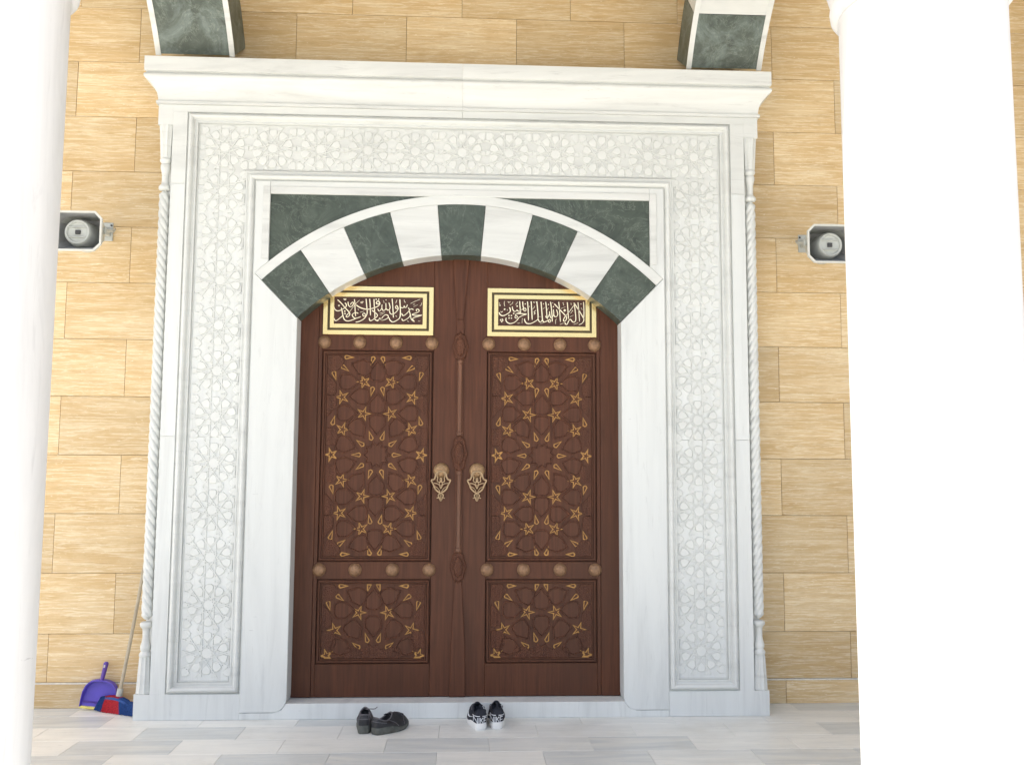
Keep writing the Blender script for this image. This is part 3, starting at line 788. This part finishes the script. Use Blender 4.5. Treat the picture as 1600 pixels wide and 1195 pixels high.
# ------------------------------------------------------------------ horn speakers
def horn(s, label):
    h = thing('horn_speaker', label, 'loudspeaker', (s * 2.005, .27, 2.62), 0, 'grey horn speakers on the wall')
    cx = s * 2.005; zc0 = 2.60
    def sec(hw, hh, ch, y, z):   # eight-sided mouth section
        return [Vector((cx + px, y, z + pz)) for px, pz in ((-hw + ch, -hh), (hw - ch, -hh), (hw, -hh + ch), (hw, hh - ch), (hw - ch, hh), (-hw + ch, hh), (-hw, hh - ch), (-hw, -hh + ch))]
    def loft(bm, secs, capa=False, capb=False):
        L = [[bm.verts.new(v) for v in q] for q in secs]
        for a, b in zip(L, L[1:]):
            for i in range(8): bm.faces.new((a[i], a[(i + 1) % 8], b[(i + 1) % 8], b[i]))
        if capa: bm.faces.new(L[0])
        if capb: bm.faces.new(L[-1])
    bm = BM(); loft(bm, [sec(.050, .05, .02, .10, zc0 - .028), sec(.072, .06, .024, .04, zc0 - .045), sec(.105, .078, .03, -.06, zc0 - .068), sec(.142, .100, .034, -.185, zc0 - .0925)], True)
    part('horn_shell', bm, M['hornw'], h)
    bm = BM(); loft(bm, [sec(.139, .097, .033, -.188, zc0 - .0925), sec(.108, .080, .028, -.08, zc0 - .07), sec(.085, .067, .024, -.0, zc0 - .054)], False, True)
    part('horn_throat', bm, M['hornd'], h)
    bm = BM(); loft(bm, [sec(.142, .1, .034, -.183, zc0 - .0925), sec(.1475, .1055, .036, -.186, zc0 - .0925), sec(.1475, .1055, .036, -.2, zc0 - .0925), sec(.138, .096, .032, -.2, zc0 - .0925), sec(.138, .096, .032, -.187, zc0 - .0925)])
    part('horn_rim', bm, M['rim'], h)
    bm = BM(); lathe(bm, [(.078, .0), (.075, .05), (.070, .115), (.068, .132), (.062, .141), (.055, .140), (.049, .130), (.018, .126), (0, .126)], cx, 0, zc0 - .083, 32, axis='y')
    dr = part('driver_cone', bm, M['hornw'], h, True)
    bm = BM(); box(bm, cx - .013, cx + .013, -.136, -.125, zc0 - .094, zc0 - .072, .002); part('driver_slot', bm, M['hornk'], dr)
    bm = BM()
    for dz in (-.026, .026): box(bm, cx - .046, cx + .046, -.1385, -.125, zc0 - .083 + dz - .0025, zc0 - .083 + dz + .0025, .001)
    part('driver_rib', bm, M['hornw'], dr)
    bm = BM(); e = -s
    box(bm, cx - .018, cx + .018, .10, .262, zc0 - .005, zc0 + .03, .004)
    box(bm, cx - .03, cx + .03, .262, .2695, zc0 - .03, zc0 + .075, .002)
    tube(bm, [(cx + e * .018, .12, zc0 + .012), (cx + e * .09, .13, zc0 + .0), (cx + e * .118, .03, zc0 - .035), (cx + e * .12, -.10, zc0 - .062)], .008, 6)
    box(bm, cx + min(e * .118, e * .128), cx + max(e * .118, e * .128), -.10, -.07, zc0 - .08, zc0 - .045, .003)
    part('wall_bracket', bm, M['hornw'], h)
    bm = BM(); lathe(bm, [(.006, 0), (.006, .003), (0, .004)], cx + e * .022, .262, zc0 + .058, 8, axis='y'); part('bracket_bolt', bm, M['hornk'], h)
horn(-1, 'grey horn loudspeaker on the travertine wall high above the purple dustpan')
horn(1, 'grey horn loudspeaker on the travertine wall beside the wide sunlit column')

# ------------------------------------------------------------------ dustpan and broom
dp = thing('dustpan', 'purple plastic dustpan with yellow lip leaning upright against the wall', 'dustpan', (-1.915, .215, 0))
def pan_xy(u, v, w):   # u across, v up the pan, w out of its face
    th = R(-6); lean = R(13)
    x, z = u * math.cos(th) - v * math.sin(th), u * math.sin(th) + v * math.cos(th)
    return Vector((-1.918 + x, .225 + z * math.sin(lean) * .55 - w, .013 + max(z, -.012) * math.cos(lean)))
bm = BM()
half = [(.100, 0), (.097, .04), (.091, .085), (.08, .118), (.06, .14), (.03, .150), (0, .152)]
out = half + [(-u, v) for u, v in half[-2::-1]]
def ringv(bm, k, w, dv=0): return [bm.verts.new(pan_xy(u * k, v * k + dv if v > .001 else v, w)) for u, v in out]
a0 = ringv(bm, 1, 0); a1 = ringv(bm, .99, .034); a2 = ringv(bm, .955, .034); a3 = ringv(bm, .90, .004)
for A_, B_ in ((a0, a1), (a1, a2), (a2, a3)):
    for i in range(len(out) - 1): bm.faces.new((A_[i], A_[i + 1], B_[i + 1], B_[i]))
# taper side walls towards the lip
for A_ in (a1, a2):
    for idx in (0, len(out) - 1): A_[idx].co.y += .022
    for idx in (1, len(out) - 2): A_[idx].co.y += .010
bm.faces.new(a3); bm.faces.new(a0)
part('pan', bm, M['purple'], dp, True)
bm = BM()
for v in (.024, .030): tube(bm, [pan_xy(u, v, .006) for u in (-.085, 0, .085)], .0016, 6)
part('pan_ridge', bm, M['purpled'], dp)
bm = BM(); tube(bm, [pan_xy(-.098, -.003, .004), pan_xy(0, -.003, .004), pan_xy(.098, -.003, .004)], .0075, 8); part('lip', bm, M['yellow'], dp, True)
bm = BM(); tube(bm, [pan_xy(-.004, .14, .020), pan_xy(0, .18, .022), pan_xy(.002, .22, .022), pan_xy(.003, .238, .022), pan_xy(.003, .247, .022)], .0135, 12, taper=lambda t: (.78 + .32 * t) if t < .95 else .6)
hd = part('handle', bm, M['purpled'], dp, True)
bm = BM(); tube(bm, [pan_xy(.001, .218, .0355), pan_xy(.0015, .232, .0362)], .004, 8); part('hanging_hole', bm, M['rim'], hd, True)

br = thing('broom', 'broom with red and blue bristles standing in the corner beside the portal', 'broom', (-1.80, .14, 0))
bm = BM(); tube(bm, catmull([(-1.788, .165, .105), (-1.742, .195, .45), (-1.689, .226, .90), (-1.660, .242, 1.18)], 4), .0098, 10); part('stick', bm, M['stick'], br, True)
bm = BM(); tube(bm, [(-1.793, .163, .070), (-1.790, .165, .09), (-1.786, .167, .125)], .0165, 12, taper=lambda t: 1.1 - .15 * t); part('ferrule', bm, M['ferrule'], br, True)
hA, hB = Vector((-1.895, .205, .058)), Vector((-1.690, .098, .040))
def hp(t, w=0., dz=0.):
    p = hA.lerp(hB, t); d = (hB - hA).normalized(); nrm = Vector((d.y, -d.x, 0)).normalized()
    return p + nrm * w + Vector((0, 0, dz + .022 * math.sin(min(max(t, 0), 1) * math.pi)))
bm = BM(); L = []
for i in range(13):
    t = i / 12; w = .017 * (1 - .5 * abs(2 * t - 1) ** 3)
    L.append([bm.verts.new(hp(t, a, b)) for a, b in ((-w, 0), (w, 0), (w, .012), (0, .017), (-w, .012))])
for a, b in zip(L, L[1:]):
    for i in range(5): bm.faces.new((a[i], a[(i + 1) % 5], b[(i + 1) % 5], b[i]))
bm.faces.new(L[0]); bm.faces.new(L[-1])
part('brush_head', bm, M['bblue'], br)
rb = random.Random(3)
def bristles(t0, t1, mat, n, lab):
    bm = BM()
    for _ in range(n):
        t = rb.uniform(t0, t1); w = rb.uniform(-.014, .014)
        a = hp(t, w, rb.uniform(.004, .019)); tt = t + (t - .5) * .34 + rb.uniform(-.012, .012)
        pz = rb.uniform(.001, .006); b_ = hA.lerp(hB, tt); d = (hB - hA).normalized(); nrm = Vector((d.y, -d.x, 0)).normalized()
        e = b_ + nrm * (w * 2.1 - .012 + rb.uniform(-.004, .004)); e.z = pz + .012 * max(0, abs(2 * tt - 1) - .9)
        m_ = a.lerp(e, .5) + nrm * w * .35 - nrm * .004; q = .0017
        rings = [[bm.verts.new(p + Vector((q * math.cos(k * 2.094), q * math.sin(k * 2.094), 0))) for k in range(3)] for p in (a, m_, e)]
        for r0_, r1_ in zip(rings, rings[1:]):
            for k in range(3): bm.faces.new((r0_[k], r0_[(k + 1) % 3], r1_[(k + 1) % 3], r1_[k]))
        bm.faces.new(rings[-1])
    o = part('bristles', bm, mat, br, label=lab); o['kind'] = 'stuff'
bristles(.0, .17, M['bblue'], 800, 'blue bristles at the broom tip')
bristles(.17, .60, M['bred'], 1700, 'red bristles in the middle')
bristles(.60, 1.0, M['bblue'], 1600, 'blue bristles next to the portal')

# ------------------------------------------------------------------ shoes
def outline(Lh, wb, wh, n=44, toe=1.0):
    """plan outline, heel at y=0, toe at y=Lh"""
    P = []
    for i in range(n):
        a = 2 * math.pi * i / n; c, s_ = math.cos(a), math.sin(a)
        y = (-c * .5 + .5)
        y = y * Lh
        t = y / Lh
        w = wh + (wb - wh) * math.sin(min(t / .68, 1) * math.pi / 2) ** 2
        prof = abs(s_) ** (.42 + .30 * min(1, max(0, (t - .15) / .5)))
        P.append((prof * w * (1 if s_ >= 0 else -1) + .006 * math.sin(math.pi * t) , y))
    return P
def shoe(name, label, cat, loc, rz, group, Lh, wb, wh, sole_h, col_h, thr, mats, sneaker, pitch=0.):
    t = thing(name, label, cat, loc, rz, group)
    O = outline(Lh, wb, wh); n = len(O)
    def solez(y): # heel wedge and toe spring
        u = y / Lh
        return sole_h * (1.15 if u < .35 else (1.15 - .45 * min(1, (u - .35) / .25)))
    def toe(y): return .014 * max(0, (y / Lh - .72) / .28) ** 2
    bm = BM(); L = []
    for k, zz, sc in ((0, 0, .95), (1, .25, 1.03), (2, .8, 1.03), (3, 1., .99)):
        L.append([bm.verts.new((x * sc, (y - Lh / 2) * (1 + (sc - 1) * .5) + Lh / 2, toe(y) + zz * solez(y))) for x, y in O])
    for a, b in zip(L, L[1:]):
        for i in range(n): bm.faces.new((a[i], a[(i + 1) % n], b[(i + 1) % n], b[i]))
    bm.faces.new(L[0]); bm.faces.new(L[-1])
    part('sole', bm, mats['sole'], t, True, local=True)
    # upper
    ty0, ty1, tw = .035 * Lh, .50 * Lh, wh * .84
    def top(i):
        a = 2 * math.pi * i / n; c, s_ = math.cos(a), math.sin(a)
        y = ty0 + (ty1 - ty0) * (.5 - .5 * c); u = (y - ty0) / (ty1 - ty0)
        z = col_h * (1 - .26 * math.sin(u * math.pi)) + thr * u ** 2
        q = abs(s_) ** (.5 + .3 * u) * (1 if s_ > 0 else -1)
        return Vector((q * tw * (1 - .25 * u) + .004, y, z))
    def surf(i, h):
        x, y = O[i % n]; b = Vector((x * .985, y, toe(y) + solez(y) * .98)); e = top(i % n)
        p = b.lerp(e, h)
        bulge = math.sin(h * math.pi) * .55 + .0
        d = Vector((x, (y - Lh * .45) * .55, 0)); d = d.normalized() if d.length > 1e-6 else d
        toek = max(0, (y / Lh - .5) / .5)
        p += d * .012 * bulge * (1 - .4 * toek); p.z += bulge * (.008 + .028 * toek) * (1 - .35 * h)
        return p
    bm = BM(); hs = [0, .08, .2, .35, .5, .65, .8, .92, 1]
    L = [[bm.verts.new(surf(i, h)) for i in range(n)] for h in hs]
    L.append([bm.verts.new(top(i) + Vector((-top(i).x * .10, (Lh * .27 - top(i).y) * .08, -.002))) for i in range(n)])
    L.append([bm.verts.new(Vector((top(i).x * .84, top(i).y * .9 + Lh * .028, solez(top(i).y) + .018))) for i in range(n)])
    for a, b in zip(L, L[1:]):
        for i in range(n): bm.faces.new((a[i], a[(i + 1) % n], b[(i + 1) % n], b[i]))
    up = part('upper', bm, mats['upper'], t, True, local=True)
    bm = BM(); bm.faces.new([bm.verts.new(Vector((top(i).x * .86, top(i).y * .9 + Lh * .028, solez(top(i).y) + .019))) for i in range(n)]); part('insole', bm, mats['lining'], t, local=True)
    bm = BM(); tube(bm, [top(i % n) + Vector((0, 0, .001)) for i in range(n + 1)], .0034, 6, False); part('collar', bm, mats['trim'], t, True, local=True)
    # tongue
    bm = BM(); TT = []
    for k in range(6):
        u = k / 5; y = ty1 + .012 - u * Lh * .17; z = col_h * .80 + thr * (.75 + .0 * u) + u * (.024 if not sneaker else .030) - .006
        w = .024 - .003 * (1 - u)
        TT.append([bm.verts.new((q * w + .004, y - abs(q) * .004, z - .010 * q * q + dz)) for q in (-1, -.5, 0, .5, 1) for dz in (0,)])
    for a, b in zip(TT, TT[1:]):
        for i in range(4): bm.faces.new((a[i], a[i + 1], b[i + 1], b[i]))
    bmesh.ops.solidify(bm, geom=list(bm.faces), thickness=.005)
    part('tongue', bm, mats['upper'], t, True, local=True)
    # laces
    bm = BM()
    for k in range(4):
        y = ty1 + .004 + k * .017; u = k / 3
        zc_ = col_h * .74 + thr - .004 - k * .0062 + .006
        tube(bm, catmull([(-.022 + .004, y, zc_ - .008), (.004, y - .003, zc_ + .001), (.022 + .004, y, zc_ - .008)], 4), .0026, 6)
    lx = part('laces', bm, mats['lace'], t, True, local=True)
    return t, surf, solez, n, O
blk = dict(sole=M['soleg'], upper=M['leather'], lining=M['leatheri'], trim=M['trimg'], lace=M['trimg'])
def seams(t, surf, n, mats, cols):
    bm = BM()
    for i0, i1, h0, h1 in cols:
        K = 14
        tube(bm, [surf(0, 0) * 0 + surf(int(round(i0 + (i1 - i0) * k / K)) % n, h0 + (h1 - h0) * k / K) + Vector((0, 0, .001)) for k in range(K + 1)], .0016, 5)
    part('stitched_seam', bm, mats, t, True, local=True)
t, surf, sz_, n, O = shoe('leather_shoe', 'worn black shoe with its heel towards the viewer and toe to the door', 'shoe', (-.452, -.288, 0), R(4), 'pair of worn black shoes', .230, .045, .0355, .036, .090, .010, blk, False)
seams(t, surf, n, M['trimg'], [(36, 52, .55, .55), (-4, -16, .1, .95), (4, 16, .1, .95), (-3, -3, .0, .9), (3, 3, 0, .9)])
bm = BM(); tube(bm, catmull([(.0, .11, .088), (.02, .08, .101), (.05, .07, .103), (.064, .085, .108)], 5), .0022, 6); part('loose_lace', bm, M['trimg'], t, True, local=True)
t, surf, sz_, n, O = shoe('leather_shoe', 'worn black shoe lying with its side showing and toe away from the sneakers\' left neighbour', 'shoe', (-.400, -.302, 0), R(-42), 'pair of worn black shoes', .222, .045, .036, .030, .080, .008, blk, False)
t['label'] = 'worn black shoe turned sideways, its toe pointing towards the sneakers'
seams(t, surf, n, M['trimg'], [(36, 52, .55, .55), (12, 12, .1, .95), (-12, -12, .05, .98), (-15, -20, .05, .7), (15, 20, .05, .7), (-26, -18, .35, .35)])
snk = dict(sole=M['swhite'], upper=M['fabric'], lining=M['leatheri'], trim=M['fabric'], lace=M['trimg'])
GLY = {'N': [((0, 0), (0, 1)), ((0, 1), (1, 0)), ((1, 0), (1, 1))], 'I': [((.5, 0), (.5, 1))], 'K': [((0, 0), (0, 1)), ((1, 1), (.08, .48)), ((.3, .6), (1, 0))], 'E': [((0, 0), (0, 1)), ((0, 1), (1, 1)), ((0, .5), (.85, .5)), ((0, 0), (1, 0))]}
def sneaker(label, loc, rz, tab):
    t, surf, sz_, n, O = shoe('sneaker', label, 'sneaker', loc, rz, 'pair of black and white sneakers', .224, .044, .0365, .030, .098, .012, snk, True)
    # heel print, wrapped on the heel counter: ray-free lookup by nearest x on the rear half
    cols = [surf(i / 4.0 if False else i, .2) for i in range(-9, 10)]
    def heel(x, z):
        best = None
        for h in [k / 40 for k in range(2, 34)]:
            prev = None
            for i in range(-9, 10):
                p = surf(i, h)
                if prev is not None and (prev.x - x) * (p.x - x) <= 0 and prev.x != p.x:
                    q = prev.lerp(p, (x - prev.x) / (p.x - prev.x)); e = abs(q.z - z)
                    if best is None or e < best[0]: best = (e, q)
                prev = p
        if best is None: return Vector((x, 0, z))
        return Vector((x, best[1].y - .0012, z))
    bm = BM(); x = -.031
    for ch in 'NIKE':
        w = .0135 if ch != 'I' else .003
        for a, b in GLY[ch]:
            pts = [heel(x + (a[0] + (b[0] - a[0]) * k / 3) * w + (0 if ch != 'I' else -.0), .0345 + (a[1] + (b[1] - a[1]) * k / 3) * .027) for k in range(4)]
            tube(bm, pts, .0019, 5)
        x += w + .0052
    part('lettering', bm, M['sprint'], t, local=True)
    bm = BM()
    for x0, x1 in ((-.036, -.007), (.007, .036)):
        tube(bm, [heel(x0 + (x1 - x0) * k / 6, .0685) for k in range(7)], .0019, 5)
    part('heel_stripe', bm, M['sprint'], t, local=True)
    # tick mark on the outer side
    for sgn in (-1, 1):
        bm = BM(); A_ = []
        pr = [(6, .46, .02), (8, .43, .05), (11, .36, .11), (14, .30, .17), (16, .34, .16), (18, .46, .06), (19, .55, .01)]
        for i, h, w in pr:
            ii = (-i * sgn) % n
            d = Vector((-.0012 if surf(ii, h).x < 0 else .0012, 0, .0006))
            A_.append((bm.verts.new(surf(ii, h - w / 2) + d), bm.verts.new(surf(ii, h + w / 2) + d)))
        for a, b in zip(A_, A_[1:]): bm.faces.new((a[0], a[1], b[1], b[0]))
        part('tick_mark', bm, M['sprint'], t, local=True)
    bm = BM(); tube(bm, catmull([(.003, .014, .094), (.002, .006, .105), (.0, .008, .116 + tab * .5), (-.004, .014, .112 + tab)], 4), .0042, 6); part('pull_tab', bm, M['fabric'], t, True, local=True)
    bm = BM(); tube(bm, catmull([(.03, .10, .088), (.034, .075, .095), (.03, .06, .088)], 4), .0022, 6); part('lace_loop', bm, M['trimg'], t, True, local=True); bm = BM(); tube(bm, catmull([(-.02, .10, .098), (-.03, .08, .100), (-.034, .06, .088)], 4), .0022, 6)
    part('lace_loop', bm, M['trimg'], t, True, local=True)
sneaker('black sneaker with white sole standing nearer the black leather shoes', (.124, -.236, 0), R(12), .004)
sneaker('black sneaker with white sole and raised tongue, on the far side of its mate', (.205, -.215, 0), R(3), .012)
